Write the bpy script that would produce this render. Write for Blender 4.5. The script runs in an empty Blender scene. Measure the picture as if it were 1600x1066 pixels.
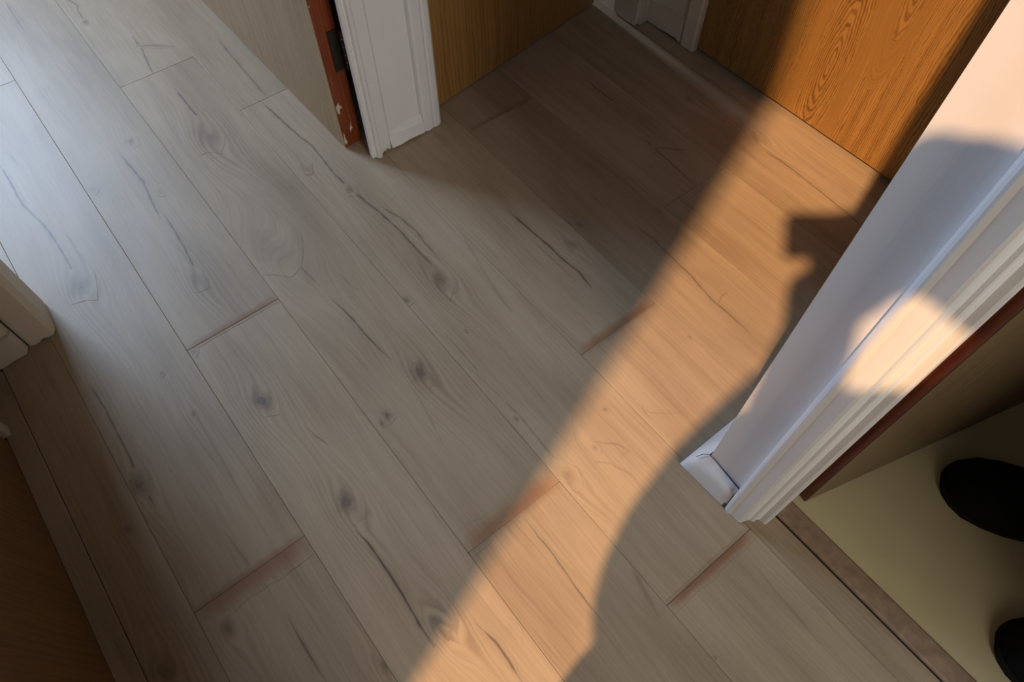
import bpy, bmesh, math, random
from mathutils import Vector, Matrix
random.seed(7)
C = bpy.context.scene.collection
S = bpy.context.scene

# ------------------------------------------------------------------ camera
H = 1.17                      # lens height in metres (floor z = 0, X along the planks, Y across them)
F_PX = 1081.5
PITCH, ROLL, YAW = map(math.radians, (58.7226, -0.2598, 51.4341))
def cam_axes():
    cp, sp, cr, sr, cy, sy = (math.cos(PITCH), math.sin(PITCH), math.cos(ROLL), math.sin(ROLL), math.cos(YAW), math.sin(YAW))
    R0 = Matrix(((1, 0, 0), (0, -sp, cp), (0, -cp, -sp)))
    Rr = Matrix(((cr, -sr, 0), (sr, cr, 0), (0, 0, 1)))
    Ry = Matrix(((cy, -sy, 0), (sy, cy, 0), (0, 0, 1)))
    return Ry @ R0 @ Rr
CAM = cam_axes()              # columns: right, down, forward
right, down, fwd = CAM.col[0].copy(), CAM.col[1].copy(), CAM.col[2].copy()
cd = bpy.data.cameras.new('camera'); cam = bpy.data.objects.new('camera', cd); C.objects.link(cam)
cd.sensor_width = 36; cd.lens = F_PX / 1600 * 36; cd.clip_start = 0.02; cd.clip_end = 50
M = Matrix.Identity(4)
for i in range(3):
    M[i][0] = right[i]; M[i][1] = -down[i]; M[i][2] = -fwd[i]
M[0][3], M[1][3], M[2][3] = 0, 0, H
cam.matrix_world = M
S.camera = cam

# ------------------------------------------------------------------ light and exposure
S.view_settings.view_transform = 'Standard'; S.view_settings.look = 'None'
S.view_settings.gamma = 1; S.view_settings.use_curve_mapping = False
S.view_settings.exposure = 0.0
S.cycles.use_denoising = True
S.cycles.max_bounces = 10; S.cycles.diffuse_bounces = 5
w = bpy.data.worlds.new('sky'); S.world = w; w.use_nodes = True
w.node_tree.nodes['Background'].inputs[0].default_value = (0.55, 0.7, 1, 1)
w.node_tree.nodes['Background'].inputs[1].default_value = 0.35
SUN_E = math.radians(45.5); SAZ = Vector((-0.30, 1.0)).normalized(); PERP = Vector((SAZ.y, -SAZ.x))
TE = math.tan(SUN_E)
def lamp(name, kind, energy, color, loc, direction, size=None, angle=None):
    ld = bpy.data.lights.new(name, kind); ld.energy = energy; ld.color = color
    if size: ld.shape = 'RECTANGLE'; ld.size, ld.size_y = size
    if angle: ld.angle = angle
    o = bpy.data.objects.new(name, ld); C.objects.link(o); o.location = loc
    o.rotation_euler = Vector(direction).to_track_quat('-Z', 'Y').to_euler()
    return o
sd = Vector((SAZ.x * math.cos(SUN_E), SAZ.y * math.cos(SUN_E), -math.sin(SUN_E)))
lamp('sun', 'SUN', 5.4, (1, 0.58, 0.285), (1.5, -3, 4), sd, angle=math.radians(1.3))
lamp('daylight_bedroom_window', 'AREA', 88, (0.55, 0.73, 1.0), (-3.55, -0.50, 1.45), (1, 0.12, -0.1), size=(1.0, 1.3))
lamp('daylight_stair_window', 'AREA', 4.0, (0.70, 0.85, 1.0), (0.32, -1.15, 2.0), (0.1, 1, -0.45), size=(0.45, 1.9))
lamp('daylight_hall_window', 'AREA', 29, (1.0, 0.93, 0.80), (1.93, 0.02, 1.5), (-1, 0.02, -0.15), size=(0.6, 1.3))
lamp('daylight_far_window', 'AREA', 22, (0.66, 0.80, 1.0), (-3.5, 1.425, 1.2), (1, -0.04, -0.3), size=(0.16, 1.0))

# ------------------------------------------------------------------ materials
class NT:
    def __init__(s, name):
        s.m = bpy.data.materials.new(name); s.m.use_nodes = True; s.t = s.m.node_tree
        s.b = s.t.nodes['Principled BSDF']
    def n(s, typ, **kw):
        x = s.t.nodes.new(typ)
        for k, v in kw.items(): setattr(x, k, v)
        return x
    def put(s, sock, v):
        if hasattr(v, 'is_linked') or isinstance(v, bpy.types.NodeSocket): s.t.links.new(v, sock)
        elif v is not None:
            sock.default_value = v
    def math(s, op, a, b=None, c=None, clamp=False):
        x = s.n('ShaderNodeMath', operation=op); x.use_clamp = clamp
        for i, v in enumerate((a, b, c)):
            if v is not None: s.put(x.inputs[i], v)
        return x.outputs[0]
    def xyz(s):
        g = s.n('ShaderNodeNewGeometry'); q = s.n('ShaderNodeSeparateXYZ'); s.t.links.new(g.outputs['Position'], q.inputs[0]); return q.outputs
    def obj(s):
        g = s.n('ShaderNodeTexCoord'); q = s.n('ShaderNodeSeparateXYZ'); s.t.links.new(g.outputs['Object'], q.inputs[0]); return q.outputs
    def vec(s, x, y, z):
        q = s.n('ShaderNodeCombineXYZ')
        for i, v in enumerate((x, y, z)): s.put(q.inputs[i], v)
        return q.outputs[0]
    def noise(s, v, scale=1, detail=3, rough=0.5, dist=0):
        q = s.n('ShaderNodeTexNoise'); s.t.links.new(v, q.inputs['Vector'])
        q.inputs['Scale'].default_value = scale; q.inputs['Detail'].default_value = detail
        q.inputs['Roughness'].default_value = rough; q.inputs['Distortion'].default_value = dist
        return q.outputs[0]
    def ramp(s, f, stops):
        q = s.n('ShaderNodeValToRGB'); s.t.links.new(f, q.inputs[0]); e = q.color_ramp.elements
        while len(e) > 1: e.remove(e[-1])
        e[0].position = stops[0][0]; e[0].color = (*stops[0][1], 1)
        for p, c in stops[1:]:
            k = e.new(p); k.color = (*c, 1)
        return q.outputs[0]
    def mix(s, f, a, b, mode='MIX'):
        q = s.n('ShaderNodeMix', data_type='RGBA', blend_type=mode)
        s.put(q.inputs[0], f); s.put(q.inputs[6], a if not isinstance(a, tuple) else (*a, 1)); s.put(q.inputs[7], b if not isinstance(b, tuple) else (*b, 1))
        return q.outputs[2]
    def attr(s, name):
        return s.n('ShaderNodeAttribute', attribute_name=name).outputs['Fac']
    def bump(s, h, strength=0.2, dist=0.001):
        q = s.n('ShaderNodeBump'); q.inputs['Strength'].default_value = strength; q.inputs['Distance'].default_value = dist
        s.t.links.new(h, q.inputs['Height']); s.t.links.new(q.outputs[0], s.b.inputs['Normal'])
    def done(s, col, rough=0.5, spec=0.5):
        s.put(s.b.inputs['Base Color'], (*col, 1) if isinstance(col, tuple) else col)
        s.put(s.b.inputs['Roughness'], rough); s.b.inputs['Specular IOR Level'].default_value = spec
        return s.m

def mat_laminate():
    k = NT('oak_laminate'); x, y, z = k.xyz()
    pid = k.attr('pid'); warp = k.attr('warp'); swirl = k.attr('swirl'); mark = k.attr('mark'); stain = k.attr('stain')
    lo = k.noise(k.vec(k.math('MULTIPLY', x, 2.2), k.math('MULTIPLY', y, 7.0), pid), 1, 2)
    y2 = k.math('ADD', k.math('ADD', y, warp), k.math('MULTIPLY', lo, 0.035))
    fine = k.noise(k.vec(k.math('MULTIPLY', x, 9.0), k.math('MULTIPLY', y2, 330.0), pid), 1, 3, 0.6)
    mid = k.noise(k.vec(k.math('MULTIPLY', x, 1.6), k.math('MULTIPLY', y2, 55.0), pid), 1, 4, 0.6)
    blotch = k.noise(k.vec(k.math('MULTIPLY', x, 3.0), k.math('MULTIPLY', y2, 9.0), k.math('MULTIPLY', pid, 3.1)), 1, 3, 0.5)
    rings = k.math('SINE', k.math('MULTIPLY', y2, 700.0))
    f = k.math('ADD', k.math('MULTIPLY', mid, 0.26), k.math('MULTIPLY', fine, 0.30))
    f = k.math('ADD', f, k.math('MULTIPLY', blotch, 0.46))
    f = k.math('ADD', f, k.math('MULTIPLY', rings, k.math('ADD', 0.010, k.math('MULTIPLY', swirl, 0.075))))
    col = k.ramp(f, [(0.34, (0.270, 0.197, 0.130)), (0.47, (0.348, 0.265, 0.180)), (0.58, (0.400, 0.312, 0.215)), (0.74, (0.445, 0.357, 0.255))])
    tone = k.ramp(k.math('FRACT', k.math('MULTIPLY', pid, 7.31)), [(0, (0.95, 0.94, 0.93)), (0.5, (1.0, 0.99, 0.98)), (1, (1.04, 1.04, 1.04))])
    col = k.mix(1.0, col, tone, 'MULTIPLY')
    col = k.mix(k.math('MULTIPLY', stain, 0.85), col, (0.25, 0.098, 0.040))
    dk = k.math('MULTIPLY', mark, k.math('ADD', 0.72, k.math('MULTIPLY', fine, 0.45)), clamp=True)
    col = k.mix(dk, col, (0.075, 0.055, 0.042))
    k.bump(k.math('ADD', fine, mid), 0.10, 0.0006)
    return k.done(col, k.math('ADD', 0.40, k.math('MULTIPLY', fine, 0.12)), 0.42)

def mat_veneer(name, axis, light, dark, knots=(), rough=0.42, freq=620.0, offset=0.0, ring=0.10):
    """oak veneer with upright grain; axis = the horizontal world axis along the leaf (0 = X, 1 = Y)"""
    k = NT(name); p = k.xyz(); u = p[axis]; z = p[2]
    wob = k.noise(k.vec(k.math('MULTIPLY', u, 9.0), k.math('MULTIPLY', z, 1.6), offset), 1, 2)
    u2 = k.math('ADD', u, k.math('MULTIPLY', wob, 0.055))
    for (ku, kz, r) in knots:
        du = k.math('SUBTRACT', u, ku); dz = k.math('MULTIPLY', k.math('SUBTRACT', z, kz), 0.16)
        d = k.math('SQRT', k.math('ADD', k.math('MULTIPLY', du, du), k.math('MULTIPLY', dz, dz)))
        d = k.math('ADD', d, k.math('MULTIPLY', wob, 0.018))
        near = k.math('SUBTRACT', 1.0, k.math('DIVIDE', d, r), clamp=True)
        near = k.math('SMOOTH_MIN', k.math('MULTIPLY', near, 3.0), 1.0, 0.2)
        u2 = k.math('ADD', k.math('MULTIPLY', u2, k.math('SUBTRACT', 1.0, near)), k.math('MULTIPLY', d, near))
    jit = k.noise(k.vec(k.math('MULTIPLY', u, 120.0), k.math('MULTIPLY', z, 22.0), offset), 1, 3, 0.6)
    u2 = k.math('ADD', u2, k.math('MULTIPLY', jit, 0.0075))
    rings = k.math('SINE', k.math('MULTIPLY', u2, freq))
    fine = k.noise(k.vec(k.math('MULTIPLY', u2, 700.0), k.math('MULTIPLY', z, 14.0), offset), 1, 3, 0.6)
    mid = k.noise(k.vec(k.math('MULTIPLY', u2, 55.0), k.math('MULTIPLY', z, 2.0), offset), 1, 3, 0.55)
    f = k.math('ADD', k.math('MULTIPLY', k.math('MINIMUM', rings, 0.35), ring), k.math('MULTIPLY', fine, 0.42))
    f = k.math('ADD', f, k.math('MULTIPLY', mid, 0.55))
    col = k.ramp(f, [(0.25, dark), (0.48, tuple((a * 2 + b) / 3 for a, b in zip(light, dark))), (0.68, light), (0.85, tuple(min(1, a * 1.15) for a in light))])
    k.bump(fine, 0.15, 0.0005)
    return k.done(col, rough, 0.45)

def mat_paint(name, base, rough=0.35, dirt=0.05):
    k = NT(name); x, y, z = k.xyz(); g = k.vec(x, y, z)
    n1 = k.noise(g, 9, 4); n2 = k.noise(k.vec(k.math('MULTIPLY', x, 260.0), k.math('MULTIPLY', y, 260.0), k.math('MULTIPLY', z, 9.0)), 1, 2)
    col = k.ramp(n1, [(0.3, tuple(c * (1 - dirt) for c in base)), (0.7, base)])
    k.bump(k.math('ADD', n2, k.noise(g, 45, 3)), 0.12, 0.0012)
    return k.done(col, rough, 0.5)

def mat_worn_edge(name, axis_off):
    k = NT(name); x, y, z = k.xyz()
    n = k.noise(k.vec(k.math('MULTIPLY', x, 160.0), k.math('MULTIPLY', y, 160.0), k.math('MULTIPLY', z, 7.0)), 1, 4)
    col = k.ramp(n, [(0.3, (0.14, 0.028, 0.008)), (0.55, (0.22, 0.046, 0.012)), (0.75, (0.29, 0.070, 0.020))])
    ch = k.noise(k.vec(k.math('MULTIPLY', x, 60.0), k.math('MULTIPLY', y, 60.0), k.math('MULTIPLY', z, 38.0)), 1, 3, 0.6)
    col = k.mix(k.math('GREATER_THAN', ch, axis_off), col, (0.55, 0.45, 0.38))
    return k.done(col, 0.38, 0.5)

def mat_plain(name, col, rough=0.6, spec=0.4, metal=0.0, var=0.12, scale=30):
    k = NT(name); x, y, z = k.xyz()
    n = k.noise(k.vec(x, y, z), scale, 4)
    c = k.ramp(n, [(0.3, tuple(v * (1 - var) for v in col)), (0.7, tuple(min(1, v * (1 + var)) for v in col))])
    k.b.inputs['Metallic'].default_value = metal
    return k.done(c, rough, spec)

LAM = mat_laminate()
SUB = mat_plain('underlay', (0.045, 0.032, 0.022), 0.9)
V1 = mat_veneer('oak_veneer_pale', 0, (0.37, 0.230, 0.086), (0.19, 0.108, 0.036), freq=700, ring=.14)
V2 = mat_veneer('oak_veneer_amber', 1, (0.36, 0.205, 0.060), (0.20, 0.095, 0.022), freq=560, offset=3.0)
V3 = mat_veneer('oak_veneer_honey', 0, (0.36, 0.195, 0.055), (0.160, 0.070, 0.014),
                knots=((-0.602, 0.17, 0.085), (-0.500, 0.42, 0.05)), freq=1300, offset=7.0, ring=.21)
V4 = mat_veneer('oak_veneer_shade_toned', 0, (0.22, 0.115, 0.036), (0.11, 0.05, 0.014), freq=520, offset=11.0)  # same oak as the other doors, darkened to paint in its shade
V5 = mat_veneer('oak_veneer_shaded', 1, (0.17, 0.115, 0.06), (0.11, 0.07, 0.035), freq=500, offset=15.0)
WHITE = mat_paint('white_gloss_paint', (0.745, 0.75, 0.765), 0.22)
CREAM = mat_paint('cream_gloss_paint', (0.66, 0.59, 0.46), 0.30, 0.10)
PLASTER = mat_paint('wall_paint', (0.27, 0.165, 0.085), 0.8)
CEIL = mat_paint('ceiling_paint', (0.20, 0.17, 0.13), 0.9)  # ceiling colour darkened to hold back bounced light
RED1 = mat_worn_edge('mahogany_stain_worn', 0.70)
RED5 = mat_worn_edge('mahogany_stain', 0.76)
VINYL = mat_plain('cream_vinyl', (0.52, 0.45, 0.27), 0.45, 0.45, var=0.05, scale=14)
STRIP = mat_plain('threshold_wood', (0.27, 0.185, 0.125), 0.5, var=0.2, scale=60)
IRON = mat_plain('dark_bronze', (0.05, 0.045, 0.035), 0.45, 0.5, metal=0.7)
WORN = mat_plain('bare_hinge_pin', (0.32, 0.29, 0.24), 0.4, 0.5, metal=0.8)
BLACK = mat_plain('black_felt', (0.007, 0.007, 0.008), 0.95, 0.15)
RUBBER = mat_plain('black_rubber', (0.010, 0.010, 0.010), 0.8, 0.2)
CHIP = mat_plain('old_cream_paint', (0.60, 0.50, 0.42), 0.6)
CRACKM = mat_plain('crack_shadow', (0.10, 0.085, 0.075), 0.9)
JACKET = mat_plain('dark_jacket', (0.030, 0.032, 0.038), 0.9)
TROUSER = mat_plain('dark_trousers', (0.025, 0.028, 0.045), 0.9)
SKIN = mat_plain('skin', (0.48, 0.29, 0.21), 0.55, var=0.05)
HAIR = mat_plain('brown_hair', (0.04, 0.025, 0.015), 0.7)
PLASTIC = mat_plain('black_plastic', (0.012, 0.012, 0.013), 0.45)

# ------------------------------------------------------------------ helpers
def link(name, mesh, mat=None, parent=None, kind=None, label=None, cat=None, group=None):
    o = bpy.data.objects.new(name, mesh); C.objects.link(o)
    for m in (mat if isinstance(mat, (list, tuple)) else [mat]):
        if m: mesh.materials.append(m)
    if parent: o.parent = parent
    if kind: o['kind'] = kind
    if label: o['label'] = label
    if cat: o['category'] = cat
    if group: o['group'] = group
    return o
def empty(name, loc=(0, 0, 0), kind=None, label=None, cat=None):
    o = bpy.data.objects.new(name, None); C.objects.link(o); o.empty_display_size = 0.05
    if kind: o['kind'] = kind
    if label: o['label'] = label
    if cat: o['category'] = cat
    return o
def bm_mesh(bm, name, smooth=False):
    bmesh.ops.recalc_face_normals(bm, faces=bm.faces)
    me = bpy.data.meshes.new(name); bm.to_mesh(me); bm.free()
    if smooth:
        for p in me.polygons: p.use_smooth = True
    return me
def add_box(bm, x0, x1, y0, y1, z0, z1, bev=0):
    g = bmesh.ops.create_cube(bm, size=1)
    for v in g['verts']:
        v.co = Vector(((x0 + x1) / 2 + v.co.x * (x1 - x0), (y0 + y1) / 2 + v.co.y * (y1 - y0), (z0 + z1) / 2 + v.co.z * (z1 - z0)))
    if bev:
        es = list({e for v in g['verts'] for e in v.link_edges})
        bmesh.ops.bevel(bm, geom=es, offset=bev, segments=2, affect='EDGES', profile=0.5)
def boxes(name, lst, mat, bev=0, **kw):
    bm = bmesh.new()
    for b in lst: add_box(bm, *b, bev=bev)
    return link(name, bm_mesh(bm, name), mat, **kw)
def prism(name, prof, z0, z1, mat, ragged=0.0, step=0.006, smooth=False, **kw):
    """upright moulding from a closed plan outline; a ragged foot where paint and wood are broken"""
    pts = []
    for i, a in enumerate(prof):
        b = prof[(i + 1) % len(prof)]
        n = max(1, int(math.dist(a, b) / step)) if ragged else 1
        for k in range(n): pts.append((a[0] + (b[0] - a[0]) * k / n, a[1] + (b[1] - a[1]) * k / n))
    bm = bmesh.new()
    lo = [bm.verts.new((x, y, z0 + (random.random() ** 3) * ragged)) for x, y in pts]
    hi = [bm.verts.new((x, y, z1)) for x, y in pts]
    n = len(pts)
    for i in range(n): bm.faces.new((lo[i], lo[(i + 1) % n], hi[(i + 1) % n], hi[i]))
    bm.faces.new(hi); bm.faces.new(lo[::-1])
    return link(name, bm_mesh(bm, name, smooth), mat, **kw)

# ------------------------------------------------------------------ floor of laminate planks
W_, L_ = 0.2, 1.485
Y0 = -0.2705
GAP = 0.00025
def px(u, v):                 # a spot seen on the floor, used to carry the printed marks of the decor to their place
    d = CAM @ Vector(((u - 800) / F_PX, (v - 533) / F_PX, 1.0)); t = -H / d.z
    return Vector((d.x * t, d.y * t))
CRACKS = [  # (polyline, half width in mm, darkness)
    ([(0, 258), (12, 278), (35, 320), (70, 353), (86, 376), (100, 398), (112, 420), (120, 432)], 2.6, .75),
    ([(97, 362), (110, 375), (125, 400), (134, 420)], 1.6, .45),
    ([(187, 240), (200, 256), (224, 284), (237, 315), (251, 342)], 2.2, .75),
    ([(255, 333), (272, 360), (287, 385), (302, 415), (324, 445)], 2.2, .7),
    ([(273, 138), (290, 160), (310, 185), (334, 215)], 2.4, .75),
    ([(206, 55), (222, 78), (240, 117)], 2.0, .6), ([(210, 72), (245, 71), (272, 73)], 4.0, .45),
    ([(340, 60), (360, 85), (390, 120), (405, 138), (416, 150)], 3.0, .5),
    ([(407, 158), (440, 188), (470, 215), (487, 227), (525, 275), (550, 298), (595, 333), (625, 361), (650, 388), (677, 416)], 2.1, .75),
    ([(592, 322), (625, 340), (650, 361), (665, 381), (690, 408)], 2.0, .6),
    ([(503, 230), (515, 240), (523, 247)], 1.6, .5),
    ([(792, 328), (832, 363), (862, 388), (875, 401), (905, 426), (926, 452)], 1.9, .85),
    ([(825, 370), (850, 392), (870, 412), (900, 440)], 2.6, .3),
    ([(518, 468), (545, 492), (570, 522), (592, 545), (613, 563)], 2.0, .75),
    ([(528, 425), (540, 438), (557, 454)], 3.0, .35),
    ([(390, 392), (415, 391), (440, 394), (465, 412), (482, 430), (500, 448)], 1.7, .55),
    ([(380, 300), (381, 305), (387, 312)], 2.0, .4),
    ([(478, 667), (495, 683), (512, 695)], 2.2, .75),
    ([(556, 828), (575, 848), (600, 884), (630, 930), (655, 975), (679, 1012)], 2.3, .8),
    ([(817, 807), (842, 840), (865, 867), (894, 910), (920, 945), (946, 976)], 1.4, .6),
    ([(745, 975), (775, 1005), (795, 1032), (815, 1066)], 2.4, .65),
    ([(450, 965), (487, 1030), (510, 1066)], 2.4, .55),
    ([(580, 1030), (590, 1042), (602, 1056)], 2.4, .6),
    ([(992, 352), (1020, 373), (1050, 403), (1080, 431), (1112, 468), (1135, 488), (1175, 523)], 2.4, .5),
    ([(1122, 475), (1128, 462), (1136, 458)], 4.0, .5),
    ([(1003, 212), (1020, 230), (1045, 252), (1065, 270), (1083, 287)], 2.4, .55),
    ([(1015, 229), (1040, 232), (1085, 237)], 4.0, .4),
    ([(922, 302), (935, 315), (946, 327)], 2.4, .55),
    ([(1190, 233), (1222, 253), (1247, 272), (1285, 302), (1322, 332), (1350, 357)], 1.9, .6),
    ([(140, 600), (165, 640), (190, 690), (203, 715), (215, 748), (245, 795)], 2.2, .6),
    ([(8, 2), (20, 22), (28, 34), (38, 50)], 2.0, .5), ([(10, 238), (18, 247), (26, 256)], 2.0, .5),
    ([(915, 123), (930, 137), (945, 148), (967, 164)], 1.8, .6),
    ([(1000, 637), (1018, 646), (1040, 646), (1060, 646)], 0.9, .55), ([(1002, 632), (1008, 646), (1018, 655)], 1.2, .55),
    ([(695, 520), (740, 572), (782, 620), (818, 658), (850, 697), (872, 722)], 2.4, .32),
    ([(722, 366), (745, 405), (768, 445), (800, 490)], 2.0, .25),
    ([(720, 560), (760, 600), (790, 628)], 2.0, .25),
    ([(640, 600), (665, 640), (690, 690)], 2.0, .2),
    ([(350, 830), (380, 870), (400, 900)], 2.6, .3), ([(300, 640), (330, 690), (370, 760)], 2.2, .25),
    ([(1205, 285), (1240, 312), (1270, 335)], 1.6, .25), ([(1095, 700), (1120, 730), (1140, 752)], 1.6, .2),
    ([(925, 690), (965, 695), (985, 705), (970, 712)], 1.2, .4), ([(915, 720), (955, 725), (990, 745), (995, 755)], 1.2, .35),
    ([(1175, 880), (1230, 945), (1280, 1005)], 2.2, .25), ([(980, 870), (1010, 930), (1030, 965)], 5.0, .3), ([(1025, 1050), (1038, 1066)], 2, .6),
    ([(890, 640), (900, 690), (925, 725), (945, 750)], 1.6, .15),
]
KNOTS = [  # (px, py, radius in m, darkness)
    (122, 447, .024, .55), (322, 212, .030, .42), (690, 440, .020, .60), (657, 582, .020, .65), (408, 627, .019, .75),
    (540, 785, .019, .70), (217, 757, .016, .70), (204, 221, .011, .5), (634, 470, .008, .7), (605, 649, .009, .7),
    (597, 662, .005, .6), (893, 382, .013, .45), (905, 352, .006, .6), (1030, 330, .006, .5), (882, 742, .016, .3), (357, 982, .013, .6),
    (547, 297, .010, .55), (418, 385, .045, .22), (690, 968, .016, .5), (800, 985, .010, .1), (1185, 218, .016, .35),
    (300, 547, .008, .6), (253, 583, .004, .7), (303, 647, .005, .7), (945, 640, .005, .45), (807, 655, .005, .6),
    (308, 438, .016, .4), (480, 265, .010, .4), (1078, 527, .005, .4), (728, 516, .003, .5), (1117, 1028, .003, .6), (250, 300, .008, .3),
    (680, 972, .013, .5), (600, 1040, .012, .5), (930, 700, .006, .3), (145, 296, .008, .35), (1075, 155, .012, .35), (255, 1048, .02, .5), (200, 828, .008, .4),
]
CRACKS = [([px(*p) for p in pl], hw / 1000 * .85, min(1, d * 1.15)) for pl, hw, d in CRACKS]
KNOTS = [(px(a, b), r, d) for a, b, r, d in KNOTS]
random.seed(11)
for i in range(90):           # the same decor goes on in the parts of the floor next to the frame
    p = Vector((random.uniform(-3.4, 1.6), random.uniform(-1.4, 1.3)))
    d = CAM.transposed() @ Vector((p.x, p.y, -H)); u, v = 800 + F_PX * d.x / d.z, 533 + F_PX * d.y / d.z
    if d.z > 0 and -20 < u < 1620 and -20 < v < 1086: continue
    q = [p.copy()]
    for k in range(6): q.append(q[-1] + Vector((random.uniform(.02, .06), random.uniform(-.012, .012))))
    CRACKS.append((q, random.uniform(.0015, .0026), random.uniform(.4, .7)))
    KNOTS.append((q[-1], random.uniform(.008, .02), random.uniform(.4, .7)))

def swirl_at(x, y, y0, y1):      # how strongly the growth rings show, around and beyond each knot
    s = 0.0
    for c, r, d in KNOTS:
        if d < 0.3 or r < .010 or not (y0 <= c.y <= y1): continue
        dx = (x - c.x - r * 1.5) / (r * 4.5); dy = (y - c.y) / (r * 2.0)
        s = max(s, math.exp(-dx * dx - dy * dy))
    return s
def warp_at(x, y, y0, y1):
    s = 0.0
    for c, r, d in KNOTS:
        if d < 0.2 or not (y0 <= c.y <= y1): continue
        dx = (x - c.x) / (r * 4.5); dy = (y - c.y)
        if abs(dx) > 3: continue
        s -= dy * 0.85 * math.exp(-dx * dx - (dy / (r * 1.9)) ** 2)
        if r >= .010: s += r * .9 * math.exp(-((x - c.x - r * 2.5) / (r * 4)) ** 2 - (dy / (r * 1.5)) ** 2)
    return s
floor = boxes('floor', [(-3.6, -0.04, -1.6, 2.2, -0.03, -0.007), (-0.04, 2.0, -1.6, 0.6, -0.03, -0.007)], SUB, kind='structure',
              label='hall floor of long grey-brown oak laminate planks', cat='floor')
def plank(x0, x1, y0, y1, pid, fine):
    x0 += GAP; x1 -= GAP; y0 += GAP; y1 -= GAP
    nx = max(1, int((x1 - x0) / (0.04 if fine else 0.5))); ny = max(1, round((y1 - y0) / 0.0182)) if fine else 1
    c = 0.0007
    vs, fs, at = [], [], []
    def V(x, y, z, wv=0, mk=0, st=0): vs.append((x, y, z)); at.append((wv, mk, st)); return len(vs) - 1
    grid = []
    for i in range(nx + 1):
        row = []
        x = x0 + c + (x1 - x0 - 2 * c) * i / nx
        for j in range(ny + 1):
            y = y0 + c + (y1 - y0 - 2 * c) * j / ny
            row.append(V(x, y, 0, warp_at(x, y, y0, y1) if fine else 0))
        grid.append(row)
    for i in range(nx):
        for j in range(ny): fs.append((grid[i][j], grid[i + 1][j], grid[i + 1][j + 1], grid[i][j + 1]))
    rim = [(grid[i][0], 0, -1) for i in range(nx + 1)] + [(grid[nx][j], 1, 0) for j in range(ny + 1)] + \
          [(grid[i][ny], 0, 1) for i in range(nx, -1, -1)] + [(grid[0][j], -1, 0) for j in range(ny, -1, -1)]
    rings = []
    for (dz, off, mk) in ((-0.0004, c, 0.16), (-0.007, c, 0.7)):
        rings.append([V(vs[a][0] + sx * off, vs[a][1] + sy * off, dz, at[a][0], mk) for a, sx, sy in rim])
    n = len(rim)
    for i in range(n):
        a, b = rim[i][0], rim[(i + 1) % n][0]
        if a != b: fs.append((b, a, rings[0][i], rings[0][(i + 1) % n]))
        fs.append((rings[0][(i + 1) % n], rings[0][i], rings[1][i], rings[1][(i + 1) % n]))
    if fine:
        zc = 0.00022
        for pl, hw, dk in CRACKS:
            mid = pl[len(pl) // 2]
            if not (x0 <= mid.x < x1 and y0 <= mid.y < y1): continue
            pts = []
            for a, b in zip(pl, pl[1:]):
                k = max(1, int((b - a).length / 0.012))
                for t in range(k): pts.append(a.lerp(b, t / k))
            pts.append(pl[-1]); m = len(pts); prev = None
            for i, q in enumerate(pts):
                tg = (pts[min(i + 1, m - 1)] - pts[max(i - 1, 0)]).normalized(); nn = Vector((-tg.y, tg.x))
                q = q + nn * random.uniform(-.0007, .0007)
                s = min(1, i / 3 + .15, (m - 1 - i) / 3 + .15) * random.uniform(.7, 1.25)
                row = []
                for o, mk in ((-4.0, 0), (-1.3, .2), (-.38, 1.0), (.38, 1.0), (1.3, .2), (4.0, 0)):
                    p = q + nn * o * hw * max(.35, s)
                    p.x = min(max(p.x, x0 + c), x1 - c); p.y = min(max(p.y, y0 + c), y1 - c)
                    row.append(V(p.x, p.y, zc, warp_at(p.x, p.y, y0, y1), mk * dk * min(1, .35 + s * .65)))
                if prev:
                    for j in range(5): fs.append((prev[j], row[j], row[j + 1], prev[j + 1]))
                prev = row
            zc += 0.00002
        for q, r, dk in KNOTS:
            if not (x0 <= q.x < x1 and y0 <= q.y < y1): continue
            N = 14; prev = None; c0 = V(q.x, q.y, zc, warp_at(q.x, q.y, y0, y1), dk * .9)
            wob = [random.uniform(.8, 1.25) for _ in range(N)]
            for rr, mk in ((.35, .95), (.55, .55), (.8, .5), (1.1, .16), (1.7, 0)):
                row = []
                for a in range(N):
                    t = 2 * math.pi * a / N
                    xx = min(max(q.x + math.cos(t) * rr * r * wob[a] * 1.35, x0 + c), x1 - c)
                    yy = min(max(q.y + math.sin(t) * rr * r * wob[a] * .85, y0 + c), y1 - c)
                    row.append(V(xx, yy, zc, warp_at(xx, yy, y0, y1), mk * dk * random.uniform(.8, 1.15)))
                for a in range(N):
                    b = (a + 1) % N
                    fs.append((c0, row[a], row[b]) if prev is None else (prev[a], row[a], row[b], prev[b]))
                prev = row
            zc += 0.00002
        for (bx, by0, by1, sgn, wd, dk) in STAINS:
            if not (y0 - .01 < (by0 + by1) / 2 < y1 + .01 and x0 - .02 <= bx + sgn * .004 <= x1 + .02): continue
            if sgn > 0 and not (abs(bx - x0) < .02): continue
            if sgn < 0 and not (abs(bx - x1) < .02): continue
            xa = (x0 + c) if sgn > 0 else (x1 - c); prev = None
            for i in range(13):
                yy = by0 + (by1 - by0) * i / 12; yy = min(max(yy, y0 + c), y1 - c); e = min(1, i / 2 + .2, (12 - i) / 2 + .2)
                row = []
                for o, st in ((0, 1), (.35, .85), (1.0, 0)):
                    row.append(V(xa + sgn * o * wd * random.uniform(.8, 1.15), yy, zc, warp_at(xa + sgn * o * wd, yy, y0, y1), 0.06 * st, st * dk * e))
                if prev:
                    for j in range(2): fs.append((prev[j], row[j], row[j + 1], prev[j + 1]))
                prev = row
            zc += 0.00002
    me = bpy.data.meshes.new('plank'); me.from_pydata(vs, [], fs)
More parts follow.
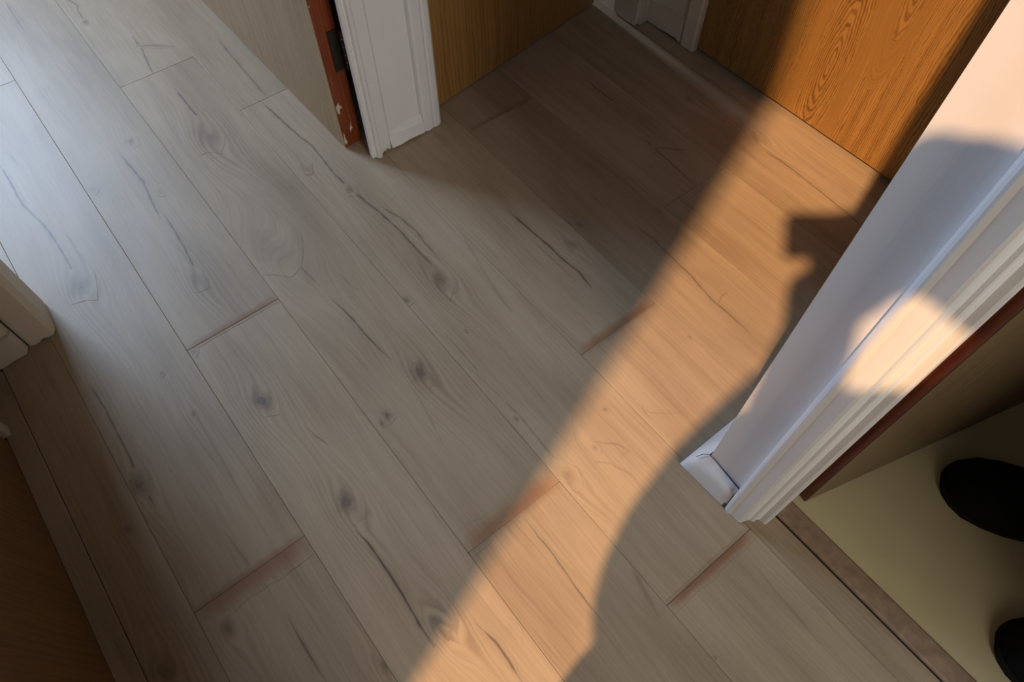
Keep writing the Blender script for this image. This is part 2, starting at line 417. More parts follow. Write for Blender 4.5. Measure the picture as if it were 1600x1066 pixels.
    for nm, i in (('warp', 0), ('mark', 1), ('stain', 2)):
        a = me.attributes.new(nm, 'FLOAT', 'POINT'); a.data.foreach_set('value', [q[i] for q in at])
    a = me.attributes.new('swirl', 'FLOAT', 'POINT'); a.data.foreach_set('value', [swirl_at(q[0], q[1], y0, y1) if fine else 0.0 for q in vs])
    a = me.attributes.new('pid', 'FLOAT', 'POINT'); a.data.foreach_set('value', [pid] * len(vs))
    bm = bmesh.new(); bm.from_mesh(me)
    for f in bm.faces:
        f.normal_update()
        if f.normal.z < -0.3: f.normal_flip()
    bm.to_mesh(me); bm.free()
    return link('plank', me, LAM, parent=floor)
STAINS = [(-.932, -.0705, .1295, -1, .016, .8), (-.932, -.0705, .1295, 1, .006, .4), (-.471, -.2705, -.0705, 1, .034, .8), (-.471, -.2705, -.0705, -1, .012, .6), (-.277, .1295, .3295, -1, .034, .75), (-.277, .1295, .3295, 1, .010, .35),
          (-.447, .5295, .7295, -1, .020, .85), (-.447, .5295, .7295, 1, .006, .5), (-.012, .3295, .5295, 1, .017, .95), (-.012, .3295, .5295, -1, .004, .4),
          (-1.083, .7295, .9295, -1, .016, .6)]
BUTT = {-1: -.20, 0: -.471, 1: -.932, 2: -.277, 3: -.012, 4: -.447, 5: -1.083, 6: -.62, 7: -1.30, 8: -.3}
random.seed(5)
for r in range(-7, 13):
    y0 = Y0 + W_ * r; y1 = y0 + W_
    b = BUTT.get(r, random.uniform(-1.4, 0)); xs = [b + L_ * k for k in range(-3, 4)]
    for a, c2 in zip(xs, xs[1:]):
        a, c2 = max(a, -3.6), min(c2, 2.0)
        if c2 - a < .02: continue
        pid = random.random() * 9.0
        vis = -1 <= r <= 7 and c2 > -2.5 and a < 0.7
        if r == 4 and c2 > -.05:      # runs into the doorway: cut at the threshold
            if a < -.06: plank(a, -.05, y0, y1, pid, vis)
            plank(max(a, -.05), c2, y0, .5793, pid, vis); continue
        if r == -1 and a < -1.14 < c2:
            plank(a, -1.14, y0, y1, pid, vis); plank(-1.14, c2, -.3677, y1, pid, vis); continue
        if r > 4:
            c2 = min(c2, -.04)
            if c2 - a < .02: continue
        plank(a, c2, y0, min(y1, 2.2), pid, vis)

# ------------------------------------------------------------------ shell: walls, ceilings
def setting(name, lst, mat, label, cat, bev=0): return boxes(name, lst, mat, bev, kind='structure', label=label, cat=cat)
TOP = 2.5
setting('wall_back', [(-1.22, -1.135, -.405, -.315, 0, TOP), (-1.22, -1.165, .535, .70, 0, TOP), (-1.22, -1.165, -.315, .50, 2.0, TOP),
                      (-1.22, -1.165, .70, 1.40, 2.0, TOP), (-1.22, -1.15, 1.36, 1.40, 0, 2.0)], WHITE, 'white painted end wall of the hall holding two doorways', 'wall')
setting('wall_left', [(-1.22, -.975, -.50, -.41, 0, TOP), (-.32, -.27, -.50, -.405, 0, TOP), (-.975, -.32, -.50, -.45, 0, 2.0), (-.975, -.32, -.50, -.405, 2.0, 3.7)], PLASTER, 'hall wall with the shade-toned oak door at lower left', 'wall')
setting('wall_front', [(-1.22, -.958, 1.386, 1.48, 0, TOP), (-.958, -.17, 1.386, 1.48, 2.0, TOP), (-.17, -.13, 1.386, 1.48, 0, TOP), (-.958, -.17, 1.43, 1.48, 0, 2.0)], PLASTER, 'far side wall holding the sunlit honey oak door', 'wall')
setting('wall_right', [(-.135, -.036, .535, 1.48, 0, TOP)], WHITE, 'narrow white painted wall end beside the right doorway', 'wall')
setting('wall_end', [(.80, 2.0, .535, .622, 0, TOP), (-.036, .80, .535, .622, 2.0, TOP), (2.0, 2.1, -1.3, -.30, 0, 3.7), (2.0, 2.1, .34, 3.0, 0, 3.7), (2.0, 2.1, -.30, .34, 0, .85), (2.0, 2.1, -.30, .34, 2.15, 3.7)], PLASTER, 'hall wall beyond the right doorway and end wall', 'wall')
setting('wall_stairwell', [(-.37, -.27, -1.3, -.50, 0, 3.7), (-.27, -.10, -1.3, -1.2, 0, 3.7), (.60, 2.0, -1.3, -1.2, 0, 3.7), (-.10, .60, -1.3, -1.2, 0, .9),
                           (-.10, .60, -1.3, -1.2, 3.55, 3.7), (-.27, 2.0, -.5, -.405, TOP, 3.7)], PLASTER, 'tall outer wall behind the camera with the sunny landing window', 'wall')
setting('wall_bedroom', [(-3.7, -3.6, -1.6, -1.05, 0, TOP), (-3.7, -3.6, .05, 2.2, 0, TOP), (-3.7, -3.6, -1.05, .05, 0, .8), (-3.7, -3.6, -1.05, .05, 2.1, TOP),
                         (-3.7, -1.22, -1.7, -1.6, 0, TOP), (-1.22, -1.14, -1.7, -.50, 0, TOP), (-3.6, -1.222, .60, .66, 0, TOP), (-3.6, -1.22, 2.2, 2.3, 0, TOP), (-1.22, -1.12, 1.48, 2.3, 0, TOP)],
        PLASTER, 'walls of the bright rooms beyond the two open doors', 'wall')
setting('wall_doorway_room', [(-.135, -.036, 1.48, 3.0, 0, TOP), (-.135, 2.1, 3.0, 3.1, 0, TOP)], PLASTER, 'walls of the cream floored room at right', 'wall')
setting('ceiling', [(-3.7, 2.1, -.405, 3.1, TOP, TOP + .08), (-3.7, -.27, -1.7, -.405, TOP, TOP + .08), (-.37, 2.1, -1.3, -.405, 3.7, 3.78)], CEIL, 'unseen ceiling over hall and rooms, darkened to cut bounced light', 'ceiling')
boxes('floor_cream', [(-.036, 2.0, .60, 3.0, -.03, -.0005)], VINYL, kind='structure', label='smooth cream vinyl floor beyond the threshold at lower right', cat='floor')
wf = empty('window_1', kind='structure', label='tall landing window behind the camera that lets the sun in', cat='window')
boxes('window_frame', [(-.10, -.06, -1.27, -1.22, .9, 3.55), (.56, .60, -1.27, -1.22, .9, 3.55), (-.06, .56, -1.27, -1.22, .9, .94), (-.06, .56, -1.27, -1.22, 3.51, 3.55)], WHITE, parent=wf)
wf2 = empty('window_2', kind='structure', label='bedroom window that lights the left of the floor', cat='window')
boxes('window_frame', [(-3.68, -3.63, -1.05, -1.0, .8, 2.1), (-3.68, -3.63, 0, .05, .8, 2.1), (-3.68, -3.63, -1.0, 0, .8, .85), (-3.68, -3.63, -1.0, 0, 2.05, 2.1)], WHITE, parent=wf2)
wf3 = empty('window_3', kind='structure', label='window at the hall end behind the camera', cat='window')
boxes('window_frame', [(2.02, 2.07, -.30, -.26, .85, 2.15), (2.02, 2.07, .30, .34, .85, 2.15), (2.02, 2.07, -.26, .30, .85, .89), (2.02, 2.07, -.26, .30, 2.11, 2.15)], WHITE, parent=wf3)
bm = bmesh.new(); prev = None     # curtain added unseen by the landing window, slanted to cut the sun patch edge
for j in range(41):
    t = j / 40; row = []
    for z in (.85, 1.5, 2.2, 2.9, 3.56):
        x = -.20 + (.240 - .0600 * z + .20) * t
        row.append(bm.verts.new((x, -1.165 + .018 * math.sin(t * 38) * (.25 if j == 40 else 1) - (.015 if j == 40 else 0), z)))
    if prev:
        for i in range(4): bm.faces.new((prev[i], row[i], row[i + 1], prev[i + 1]))
    prev = row
bmesh.ops.solidify(bm, geom=bm.faces[:], thickness=.002)
link('added_curtain', bm_mesh(bm, 'added_curtain', True), mat_plain('added_curtain_cloth', (.45, .33, .22), .9), label='heavy curtain added out of view beside the landing window to shape the sun patch edge', cat='added_curtain')

# ------------------------------------------------------------------ door 1 casing (the white post at upper centre)
random.seed(21)
t1 = empty('trim_1', kind='structure', label='white moulded door casing post at top centre with chipped foot', cat='door frame')
prism('architrave', [(-1.219, .532), (-1.165, .502), (-1.153, .4935), (-1.146, .4955), (-1.144, .5005), (-1.149, .5035), (-1.149, .5065), (-1.143, .5095), (-1.140, .515),
                     (-1.142, .519), (-1.150, .5205), (-1.152, .548), (-1.156, .5535), (-1.166, .5545), (-1.219, .5545)], .0008, 2.05, WHITE, .011, .004, parent=t1)
boxes('wall_strip', [(-1.20, -1.158, .554, .640, 0.004, 2.05)], WHITE, parent=t1)
prism('architrave', [(-1.20, .640), (-1.158, .6405), (-1.150, .644), (-1.147, .650), (-1.1475, .668), (-1.150, .673), (-1.148, .678), (-1.150, .690), (-1.155, .6955), (-1.163, .697), (-1.219, .700), (-1.219, .640)], .0008, 2.05, WHITE, .010, .004, parent=t1)
bm = bmesh.new()              # low skirting block across the foot with a sloping top
pf = [(-1.158, .052), (-1.1515, .045), (-1.1475, .036), (-1.1465, .002), (-1.165, .002)]
rows = []
for y, back in ((.5505, .0095), (.575, .005), (.60, .001), (.625, 0), (.642, 0)):
    rows.append([bm.verts.new((max(x - back, -1.1585) if z > .01 else x, y, z + (random.random() * .004 if z < .01 else 0))) for x, z in pf])
for a, b in zip(rows, rows[1:]):
    for i in range(4): bm.faces.new((a[i], b[i], b[i + 1], a[i + 1]))
link('skirting_block', bm_mesh(bm, 'skirting_block'), WHITE, parent=t1)
# left side of the same doorway
t2 = empty('trim_2', kind='structure', label='cream casing foot at the left edge of the frame', cat='door frame')
prism('architrave', [(-1.219, -.250), (-1.150, -.2525), (-1.134, -.2565), (-1.129, -.262), (-1.1285, -.300), (-1.131, -.3065), (-1.137, -.309), (-1.219, -.309)], .0008, 2.05, CREAM, .006, .005, parent=t2)
prism('skirting_block', [(-1.20, -.3105), (-1.130, -.3105), (-1.118, -.318), (-1.113, -.37), (-1.112, -.404), (-1.20, -.404)], .001, .062, CREAM, .003, .008, parent=t2)
prism('architrave', [(-1.20, -.3115), (-1.136, -.3115), (-1.128, -.318), (-1.124, -.36), (-1.124, -.404), (-1.20, -.404)], .062, 2.05, CREAM, parent=t2)
bm = bmesh.new(); add_box(bm, -1.139, -1.1345, -.3112, -.3092, .002, .3)
link('joint_crack', bm_mesh(bm, 'joint_crack'), CRACKM, parent=t2)

# ------------------------------------------------------------------ door 1, open into the bright room
d1 = empty('door_1', kind='structure', label='open pale oak door with worn red-brown hinge edge, top left', cat='door')
def leaf(name, a, b, th, side, z0, z1, mat, parent, edge_mat, cap=None):
    """door leaf as a slab from a to b (plan), th thick to one side; returns faces as two objects: core with veneer, hinge edge"""
    a, b = Vector(a), Vector(b); d = (b - a).normalized(); n = Vector((-d.y, d.x)) * side * th
    bm = bmesh.new()
    def quad(p, q, r, s): bm.faces.new([bm.verts.new(v) for v in (p, q, r, s)])
    P = [a + d * .0015, b, b + n, a + n + d * .0015]
    lo = [bm.verts.new((p.x, p.y, z0)) for p in P]; hi = [bm.verts.new((p.x, p.y, z1)) for p in P]
    for i in range(4): bm.faces.new((lo[i], lo[(i + 1) % 4], hi[(i + 1) % 4], hi[i]))
    bm.faces.new(hi); bm.faces.new(lo[::-1])
    o = link('leaf', bm_mesh(bm, 'leaf'), mat, parent=parent)
    bm = bmesh.new()
    e0, e1 = a + n * .02, a + n * .98
    nz = 60; L = []; Rr = []
    for i in range(nz + 1):
        z = z0 + (z1 - z0) * (i / nz) ** 1.6
        j = random.uniform(0, .0012) if i % 2 else 0
        L.append(bm.verts.new((e0.x + d.x * .0 + n.x * j * 8, e0.y + n.y * j * 8, z))); Rr.append(bm.verts.new((e1.x, e1.y, z)))
    for i in range(nz): bm.faces.new((L[i], Rr[i], Rr[i + 1], L[i + 1]))
    link('edge_strip', bm_mesh(bm, 'edge_strip'), edge_mat, parent=parent)
    return o
leaf('door_1', (-1.219, .4645), (-1.99, .4535), .046, -1, .004, 1.98, V1, d1, RED1)
def chip(parent, pts, x, mat):       # flaked paint, a thin patch with an irregular outline
    bm = bmesh.new(); f = bm.faces.new([bm.verts.new((x, y, z)) for y, z in pts])
    r = bmesh.ops.extrude_face_region(bm, geom=[f])
    for v in r['geom']:
        if isinstance(v, bmesh.types.BMVert): v.co.x += .0007
    link('paint_flake', bm_mesh(bm, 'paint_flake'), mat, parent=parent)
chip(d1, [(.4660, .122), (.4745, .130), (.4775, .118), (.4735, .111), (.4720, .100), (.4675, .104)], -1.2186, CHIP)
chip(d1, [(.4650, .020), (.4685, .050), (.4700, .040), (.4695, .030), (.4730, .018), (.4680, .012)], -1.2186, CHIP)
chip(d1, [(.4860, .050), (.4905, .062), (.4925, .070), (.4915, .058), (.4935, .050), (.4885, .046), (.4870, .040)], -1.2186, CHIP)
hg = boxes('hinge_plate', [(-1.2188, -1.2158, .4875, .512, .205, .298)], IRON, parent=d1)
bm = bmesh.new()
for i in range(5):
    g = bmesh.ops.create_cone(bm, segments=14, radius1=.0058, radius2=.0058, depth=.0165, cap_ends=True)
    for v in g['verts']: v.co += Vector((-1.2115, .5155, .213 + i * .0185))
kn = link('hinge_knuckle', bm_mesh(bm, 'hinge_knuckle'), IRON, parent=hg)
bm = bmesh.new()
for i in range(4):
    g = bmesh.ops.create_cone(bm, segments=10, radius1=.0047, radius2=.0047, depth=.003, cap_ends=True)
    for v in g['verts']: v.co += Vector((-1.2105, .5150, .2222 + i * .0185))
link('hinge_pin', bm_mesh(bm, 'hinge_pin'), WORN, parent=hg)

# ------------------------------------------------------------------ door 2, ajar
d2 = empty('door_2', kind='structure', label='amber oak door standing ajar at top centre beside white post', cat='door')
leaf('door_2', (-1.199, .7035), (-1.2815, 1.3085), .040, 1, .005, 1.98, V2, d2, V2)
# corner casing of door 2 and door 3
random.seed(33)
t3 = empty('trim_3', kind='structure', label='white corner casing with broken foot at top right of the hall', cat='door frame')
prism('architrave', [(-1.219, 1.3275), (-1.136, 1.3275), (-1.131, 1.331), (-1.1305, 1.352), (-1.134, 1.360), (-1.133, 1.372), (-1.219, 1.374)], .002, 2.05, CREAM, .02, .006, parent=t3)
prism('wall_strip', [(-1.133, 1.372), (-1.105, 1.3735), (-1.10, 1.3795), (-1.02, 1.3795), (-1.013, 1.374), (-1.008, 1.3715), (-1.008, 1.3855), (-1.14, 1.3855)], .066, 2.05, CREAM, 0, parent=t3)
prism('skirting_block', [(-1.133, 1.3715), (-1.07, 1.3705), (-1.009, 1.3705), (-1.009, 1.3855), (-1.14, 1.3855)], .004, .068, CREAM, .012, .008, parent=t3)
prism('architrave', [(-1.006, 1.3855), (-1.0065, 1.3715), (-1.001, 1.3685), (-.967, 1.3695), (-.961, 1.3735), (-.960, 1.3855)], .002, 2.05, CREAM, .010, .006, parent=t3)

# ------------------------------------------------------------------ door 3 (sunlit)
d3 = empty('door_3', kind='structure', label='closed honey oak door with swirling grain in the sun, top right', cat='door')
boxes('leaf', [(-.957, -.175, 1.3845, 1.424, .012, 1.985)], V3, parent=d3)
# ------------------------------------------------------------------ door 4 (lower left, shade painted into its veneer)
d4 = empty('door_4', kind='structure', label='closed oak door at lower left edge, shade painted into its colour', cat='door')
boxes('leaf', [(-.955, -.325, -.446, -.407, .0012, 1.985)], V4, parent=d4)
boxes('trim_4', [(-.985, -.962, -.43, -.397, 0, 2.05)], CREAM, bev=.003, kind='structure', label='cream casing edge beside the dark door at far left', cat='door frame')
th4 = boxes('trim_5', [(-1.11, -.19, -.4070, -.3688, -.006, .0008)], LAM, bev=.001, kind='structure', label='thin wooden strip along the foot of the dark door', cat='threshold')

# ------------------------------------------------------------------ right door frame, wall end skirting
random.seed(41)
t6 = empty('trim_6', kind='structure', label='white moulded frame of the right doorway, partly sunlit', cat='door frame')
prism('frame_moulding', [(-.064, .5345), (-.0655, .5240), (-.0650, .5222), (-.0622, .5200), (-.0590, .5182), (-.0560, .5178), (-.0500, .5200), (-.0335, .5205), (-.0295, .5225), (-.0275, .5275), (-.0255, .5345),
                         (-.0235, .5385), (-.0190, .5395), (-.0170, .5415), (-.0160, .5475), (-.0130, .5515), (-.0050, .5520), (-.0015, .5535), (0, .5570), (0, .6200), (-.0355, .6200), (-.0355, .5345)],
      .0008, 2.05, WHITE, .005, .004, parent=t6)
boxes('right_casing', [(.76, .80, .52, .622, 0, 2.05), (0, .76, .52, .622, 1.99, 2.05)], WHITE, parent=t6)
bm = bmesh.new()              # splayed skirting wrapping the wall end: base outline, top outline
base = [(-.066, .5345), (-.066, .5205), (-.108, .5200), (-.1690, .5195), (-.1685, .70), (-.1685, 1.385)]
mid_ = [(-.066, .5345), (-.0665, .5215), (-.110, .5215), (-.1600, .5225), (-.1570, .70), (-.1570, 1.385)]
top = [(-.066, .5345), (-.067, .5300), (-.112, .5330), (-.1375, .5335), (-.1360, .70), (-.1360, 1.385)]
R = [[bm.verts.new((x, y, z + dz)) for (x, y), dz in zip(o, dzs)] for o, z, dzs in
     ((base, .0008, [0, .002, .001, 0, 0, 0]), (mid_, .030, [0, .03, .03, 0, 0, 0]), (top, .078, [0, -.004, 0, .004, 0, 0]))]
for a, b in zip(R, R[1:]):
    for i in range(5): bm.faces.new((a[i], a[i + 1], b[i + 1], b[i]))
bmesh.ops.subdivide_edges(bm, edges=bm.edges, cuts=2, use_grid_fill=True)
link('baseboard_right', bm_mesh(bm, 'baseboard_right', True), WHITE, kind='structure', label='short white splayed skirting wrapped round the wall end foot', cat='skirting')
def ribbon(name, pts, hw, mat, parent):
    """thin strip along a 3D line, standing 0.4 mm off the surface towards -Y"""
    bm = bmesh.new(); prev = None
    for i, p in enumerate(pts):
        p = Vector(p); q = Vector(pts[min(i + 1, len(pts) - 1)]) - Vector(pts[max(i - 1, 0)]); n = Vector((-q.z, 0, q.x)).normalized() * hw * random.uniform(.4, 1.3)
        r = [bm.verts.new(p + n), bm.verts.new(p + Vector((0, -.0006, 0))), bm.verts.new(p - n)]
        if prev:
            for j in range(2): bm.faces.new((prev[j], r[j], r[j + 1], prev[j + 1]))
        prev = r
    return link(name, bm_mesh(bm, name), mat, parent=parent)
bb = bpy.data.objects['baseboard_right']
ribbon('paint_crack', [(-.152, .5262, .056), (-.146, .5292, .074), (-.138, .5322, .084), (-.128, .5334, .083), (-.112, .5334, .079), (-.098, .5336, .076), (-.084, .5336, .072), (-.075, .5336, .071), (-.069, .5300, .064)], .0009, CRACKM, bb)
ribbon('paint_crack', [(-.0675, .5205, .020), (-.0672, .5203, .012), (-.068, .5203, .004)], .0022, CRACKM, bb)

# ------------------------------------------------------------------ door 5, opened into the cream room
d5 = empty('door_5', kind='structure', label='open door at far right, shaded face and red-brown edge', cat='door')
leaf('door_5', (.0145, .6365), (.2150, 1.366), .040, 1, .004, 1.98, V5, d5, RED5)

# ------------------------------------------------------------------ threshold bar of the right doorway
bm = bmesh.new()
prof = [(.582, 0), (.583, .0035), (.587, .0058), (.602, .0066), (.617, .0060), (.6208, .0038), (.6215, 0)]
A = [bm.verts.new((-.012, y, z)) for y, z in prof]; Bv = [bm.verts.new((.76, y, z)) for y, z in prof]
for i in range(len(prof) - 1): bm.faces.new((A[i], A[i + 1], Bv[i + 1], Bv[i]))
bm.faces.new(A); bm.faces.new(Bv[::-1])
link('trim_7', bm_mesh(bm, 'trim_7'), STRIP, kind='structure', label='brown wooden threshold bar between laminate and cream floor', cat='threshold')

# ------------------------------------------------------------------ black slippers inside the doorway
def slipper(label, toe, axis):
    d = Vector(axis).normalized(); n = Vector((-d.y, d.x)); toe = Vector(toe)
    root = empty('slipper', label=label, cat='slipper'); root.location = (toe.x, toe.y, 0); root['group'] = 'black slippers'
    sec = [(0.0, .012, .018), (.006, .026, .028), (.018, .040, .038), (.040, .0535, .049), (.075, .059, .058), (.11, .0585, .066), (.14, .054, .072), (.17, .049, .066), (.20, .046, .058), (.235, .043, .056), (.262, .034, .055), (.274, .018, .050)]
    bm = bmesh.new(); prev = None; N = 18
    for s, hw, h in sec:
        row = []
        for i in range(N):
            t = 2 * math.pi * i / N; cy, cz = math.cos(t), math.sin(t)
            y = hw * math.copysign(abs(cy) ** .75, cy) * (1 + .10 * math.sin(s * 9))
            z = .014 + (h - .014) * abs(cz) ** .8 if cz > 0 else .014 - .010 * abs(cz) ** .5
            row.append(bm.verts.new((d.x * s + n.x * y, d.y * s + n.y * y, z)))
        if prev:
            for i in range(N): bm.faces.new((prev[i], row[i], row[(i + 1) % N], prev[(i + 1) % N]))
        else: bm.faces.new(row)
        prev = row
    bm.faces.new(prev[::-1])
    link('upper', bm_mesh(bm, 'upper', True), BLACK, parent=root)
    bm = bmesh.new(); lo = []; hi = []
    for s, hw, h in sec: lo.append((s, hw + .003)); 
    ring = [(s, w_) for s, w_ in lo] + [(s, -w_) for s, w_ in lo[::-1]]
    a = [bm.verts.new((d.x * (s - .002) + n.x * y, d.y * (s - .002) + n.y * y, 0)) for s, y in ring]
    b = [bm.verts.new((d.x * (s - .002) + n.x * y, d.y * (s - .002) + n.y * y, .013)) for s, y in ring]
    for i in range(len(ring)): j = (i + 1) % len(ring); bm.faces.new((a[i], a[j], b[j], b[i]))
    bm.faces.new(b); bm.faces.new(a[::-1])
    link('sole', bm_mesh(bm, 'sole'), RUBBER, parent=root)
    bm = bmesh.new(); N = 24; M_ = 8; rows = []          # padded collar round the foot opening
    for i in range(N):
        t = 2 * math.pi * i / N; cx, cy = .205 + .058 * math.cos(t), .036 * math.sin(t); zz = .066 - .006 * math.cos(t)
        row = []
        for j in range(M_):
            u = 2 * math.pi * j / M_; rr = .008
            x = cx + rr * math.cos(u) * math.cos(t); y = cy + rr * math.cos(u) * math.sin(t); z = zz + rr * math.sin(u)
            row.append(bm.verts.new((d.x * x + n.x * y, d.y * x + n.y * y, z)))
        rows.append(row)
    for i in range(N):
        for j in range(M_): bm.faces.new((rows[i][j], rows[(i + 1) % N][j], rows[(i + 1) % N][(j + 1) % M_], rows[i][(j + 1) % M_]))
    link('collar', bm_mesh(bm, 'collar', True), RUBBER, parent=root)
    return root
slipper('black slipper pointing left on the cream floor, the upper of two', (.139, .859), (.885, .465))
slipper('black slipper cut off at the lower right corner of the frame', (.347, .695), (.885, .465))

# ------------------------------------------------------------------ the person taking the picture (their shadow lies over floor and frame)
def AL(a, l, z): return Vector((PERP.x * a + SAZ.x * l, PERP.y * a + SAZ.y * l, z))
def ABL(a, b, l): return AL(a, l, b - TE * l)      # b = height where the sunbeam through the point crosses l = 0
def CP(al, be, de): return Vector((0, 0, H)) + right * al - down * be - fwd * de
def skin_mesh(chains, name, sub=2):
    """chains: list of lists of (Vector, radius); grows one skinned surface"""
    vs, es, rad, roots = [], [], [], []
    idx = {}
    for ch in chains:
        prev = None
        for p, r in ch:
            key = tuple(round(c, 4) for c in p)
            if key not in idx:
                idx[key] = len(vs); vs.append(p); rad.append(r)
                if prev is None: roots.append(idx[key])
            if prev is not None and prev != idx[key]: es.append((prev, idx[key]))
            prev = idx[key]
    me = bpy.data.meshes.new(name); me.from_pydata(vs, es, [])
    o = bpy.data.objects.new(name + '_build', me); C.objects.link(o)
    o.modifiers.new('skin', 'SKIN').use_smooth_shade = True
    sv = me.skin_vertices[0].data
    for i, r in enumerate(rad): sv[i].radius = r if isinstance(r, tuple) else (r, r); sv[i].use_root = i in roots
    ss = o.modifiers.new('sub', 'SUBSURF'); ss.levels = ss.render_levels = sub
    dg = bpy.context.evaluated_depsgraph_get(); dg.update()
    out = bpy.data.meshes.new_from_object(o.evaluated_get(dg)); out.name = name
    bpy.data.objects.remove(o); 
    for p in out.polygons: p.use_smooth = True
    return out
hem, skirt, waist, spine, chest = ABL(.19, .24, -.32), ABL(.155, .37, -.32), ABL(.16, .55, -.32), ABL(.18, .70, -.32), ABL(.205, .83, -.31)
neck, headb, headt = ABL(.24, 1.07, -.28), ABL(.268, 1.18, -.24), ABL(.275, 1.28, -.20)
ls, rs = ABL(.165, .985, -.36), ABL(.35, 1.04, -.26)
le, re_ = ABL(.070, .845, -.25), ABL(.42, 1.12, -.20)
lf, lh = ABL(.067, .955, -.17), ABL(.040, 1.04, -.125)
LP, RP = ABL(.018, 1.115, -.11), CP(.106, -.012, .098)
rf = ABL(.235, 1.238, -.10); rh = ABL(.145, 1.240, -.045)
hd = Vector((-.78, .62, 0))
lk, rk = ABL(.066, .14, -.31), ABL(.27, .18, -.26)
la, ra = AL(.10, -.36, .085), AL(.285, -.29, .085)
lt, rt = la + hd * .17 + Vector((0, 0, -.045)), ra + hd * .17 + Vector((0, 0, -.045))
lhip, rhip = ABL(.105, .27, -.34), ABL(.26, .27, -.28)
limbs = skin_mesh([
    [(chest, .06), (neck, .060), (headb, (.082, .088)), (headt, (.074, .082))],
    [(chest, .06), (ls, .064), (AL(0,0,0) + ABL(.125, .905, -.30), .062), (le, .062), (lf, .047), (lh, .056), (LP, .052)],
    [(chest, .06), (rs, .060), (re_, .056), (rf, .062), (rh, .068), (RP, .074)],
    [(hem, .10), (lhip, .100), (lk, .088), (la, .050), (lt, .042)],
    [(hem, .10), (rhip, .100), (rk, .088), (ra, .050), (rt, .042)]], 'limbs')
bm = bmesh.new(); bm.from_mesh(limbs); rings = []; sidev = Vector((.6234, .7819, 0)); N = 32
for z, ac, ea in ((.56, .16, .05), (.585, .16, .135), (.64, .16, .167), (.675, .16, .185), (.73, .16, .200), (.81, .16, .207), (.92, .16, .199), (1.01, .16, .181), (1.09, .165, .166), (1.17, .18, .158), (1.25, .215, .125), (1.30, .232, .085), (1.34, .24, .05)):
    c = AL(ac, -.32, z); rx = ea * 1.08; ry = rx * .74
    rings.append([bm.verts.new(c + sidev * rx * math.cos(2 * math.pi * i / N) + hd * ry * math.sin(2 * math.pi * i / N)) for i in range(N)])
for p, q in zip(rings, rings[1:]):
    for i in range(N): bm.faces.new((p[i], p[(i + 1) % N], q[(i + 1) % N], q[i]))
bm.faces.new(rings[0][::-1]); bm.faces.new(rings[-1])
for c, r in ((ABL(.085, 1.300, .035), .040), (ABL(.045, 1.305, .03), .032), (ABL(.115, 1.27, .02), .05), (ABL(.046, 1.150, -.08), .042), (ABL(.098, 1.238, 0), .038)):
    g = bmesh.ops.create_icosphere(bm, subdivisions=3, radius=r)
    for v in g['verts']: v.co += c
tmp = bpy.data.objects.new('build', bm_mesh(bm, 'build')); C.objects.link(tmp)
rm = tmp.modifiers.new('r', 'REMESH'); rm.mode = 'VOXEL'; rm.voxel_size = .011
sm = tmp.modifiers.new('s', 'SMOOTH'); sm.iterations = 4
dg = bpy.context.evaluated_depsgraph_get(); dg.update()
body = bpy.data.meshes.new_from_object(tmp.evaluated_get(dg)); body.name = 'person'; bpy.data.objects.remove(tmp)
for p in body.polygons: p.use_smooth = True
body.materials.clear()
for m in (JACKET, TROUSER, SKIN, BLACK): body.materials.append(m)
for p in body.polygons:
    c = p.center
    if c.z < .10: p.material_index = 3
    elif c.z < .52: p.material_index = 1
    elif c.z > 1.35 and (c - headb).length < .2 and (c - ls).length > .1 and (c - rs).length > .1: p.material_index = 2
    elif (c - LP).length < .075 or (c - RP).length < .075: p.material_index = 2
    else: p.material_index = 0
person = link('person', body, None, label='person in dark jacket standing behind the camera, shadow falling on the floor', cat='person')
# fingers, each its own bent chain rooted in the palm
def finger(p0, pts, r):
    return [(p0, r * 1.1)] + [(q, r * k) for q, k in zip(pts, (1, .92, .8))]
fing = []
for i, be in enumerate((.030, .012, -.006, -.022)):                     # left hand: fingers round the camera's left end
    fing.append(finger(LP + Vector((0, 0, be * .3)), [CP(-.040 + .01 * i, be - .05, .098), CP(-.046 + .01 * i, be - .058, .070), CP(-.040 + .01 * i, be - .050, .048)], .0088 - .0005 * i))
fing.append(finger(LP, [CP(-.055, -.045, .095), CP(-.042, -.03, .104), CP(-.030, -.012, .104)], .0098))
for i, be in enumerate((.036, .016, -.004, -.022)):                     # right hand: index on the shutter, others round the grip
    if i == 0: pts = [CP(.112, .050, .086), CP(.104, .068, .070), CP(.078, .076, .056)]
    else: pts = [CP(.112, be, .066), CP(.108, be, .034), CP(.088, be, .030)]
    fing.append(finger(RP + Vector((0, 0, be * .3)), pts, .0088 - .0004 * i))
fing.append(finger(RP, [CP(.074, .01, .104), CP(.060, .02, .106), CP(.048, .028, .104)], .0098))
link('fingers', skin_mesh(fing[:5], 'fingers', 1), SKIN, parent=person)
link('fingers', skin_mesh(fing[5:], 'fingers', 1), SKIN, parent=person)
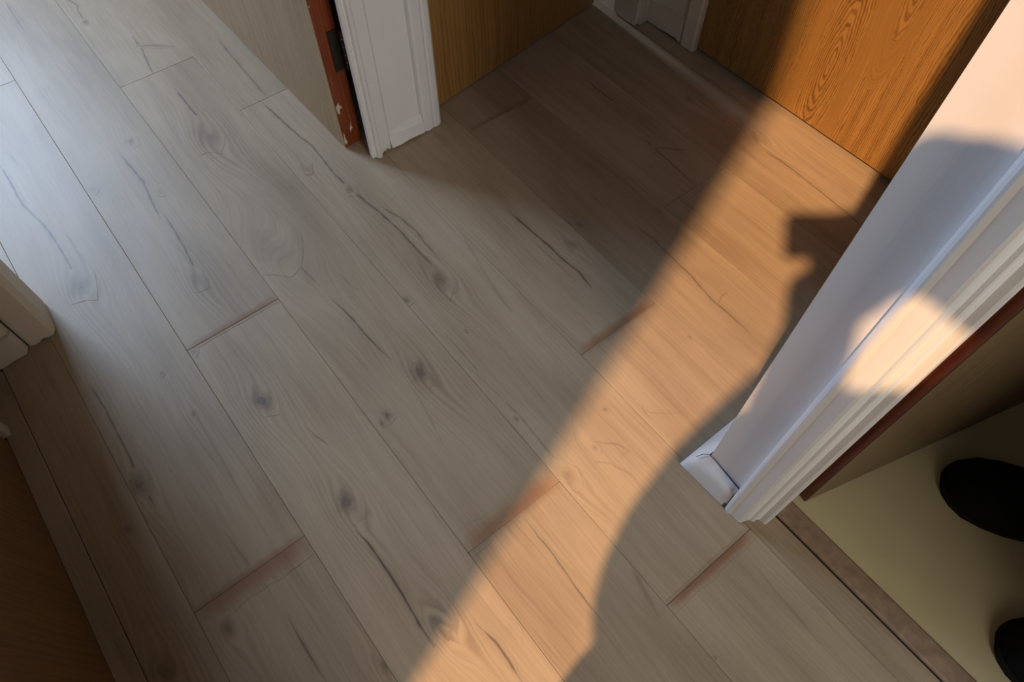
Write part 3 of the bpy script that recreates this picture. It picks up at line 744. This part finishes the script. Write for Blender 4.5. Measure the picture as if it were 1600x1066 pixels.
# hair and face
bm = bmesh.new(); g = bmesh.ops.create_uvsphere(bm, u_segments=24, v_segments=14, radius=1)
hc = headb.lerp(headt, .55) - hd * .012 + Vector((0, 0, .014))
for v in g['verts']:
    q = v.co.copy(); v.co = hc + Vector((q.x * .094, q.y * .094, q.z * .098))
kill = [v for v in bm.verts if (v.co - hc).dot(hd) > .035 and v.co.z < hc.z + .055 or v.co.z < hc.z - .07]
bmesh.ops.delete(bm, geom=kill, context='VERTS')
link('hair', bm_mesh(bm, 'hair', True), HAIR, parent=person)
fc = headb.lerp(headt, .35); sidev = Vector((.62, .78, 0))
link('nose', skin_mesh([[(fc + hd * .070 + Vector((0, 0, .03)), .008), (fc + hd * .092, .011), (fc + hd * .085 - Vector((0, 0, .008)), .008)]], 'nose', 1), SKIN, parent=person)
for q in (-1, 1): link('ear', skin_mesh([[(fc + sidev * q * .078 + Vector((0, 0, .022)), .009), (fc + sidev * q * .088 + Vector((0, 0, .006)), .011), (fc + sidev * q * .080 - Vector((0, 0, .016)), .007)]], 'ear', 1), SKIN, parent=person)
def ball(name, c, r, mat, sc=(1, 1, 1)):
    bm = bmesh.new(); bmesh.ops.create_uvsphere(bm, u_segments=12, v_segments=8, radius=r)
    for v in bm.verts: v.co = Vector((v.co.x * sc[0], v.co.y * sc[1], v.co.z * sc[2])) + c
    return link(name, bm_mesh(bm, name, True), mat, parent=person)
for s in (-1, 1): ball('eye', fc + hd * .074 + sidev * s * .031 + Vector((0, 0, .026)), .011, WHITE)
ball('mouth', fc + hd * .078 - Vector((0, 0, .036)), .018, mat_plain('lips', (.42, .16, .13), .5), (.9, .9, .35))

# ------------------------------------------------------------------ the handheld camera
hc_ = empty('handheld_camera', label='black compact camera held at the viewpoint, its boxy shadow on the floor', cat='camera')
def cbox(name, a0, a1, b0, b1, d0, d1, bev, mat):
    bm = bmesh.new(); g = bmesh.ops.create_cube(bm, size=1)
    bmesh.ops.bevel(bm, geom=list(bm.edges), offset=bev, segments=2, affect='EDGES', profile=.5)
    for v in bm.verts: v.co = CP((a0 + a1) / 2 + v.co.x * (a1 - a0), (b0 + b1) / 2 + v.co.y * (b1 - b0), (d0 + d1) / 2 + v.co.z * (d1 - d0))
    return link(name, bm_mesh(bm, name), mat, parent=hc_)
cbox('body', -.090, .098, -.026, .073, .040, .075, .06, PLASTIC)
bm = bmesh.new(); g = bmesh.ops.create_cone(bm, segments=32, radius1=.026, radius2=.022, depth=.034, cap_ends=True)
for v in g['verts']: v.co = CP(v.co.x, v.co.y, .024 - v.co.z)
link('lens', bm_mesh(bm, 'lens'), PLASTIC, parent=hc_)
bm = bmesh.new(); g = bmesh.ops.create_cone(bm, segments=20, radius1=.008, radius2=.007, depth=.008, cap_ends=True)
for v in g['verts']: v.co = CP(.035 + v.co.x, .077 + v.co.z, .058 + v.co.y)
link('shutter_button', bm_mesh(bm, 'shutter_button'), PLASTIC, parent=hc_)
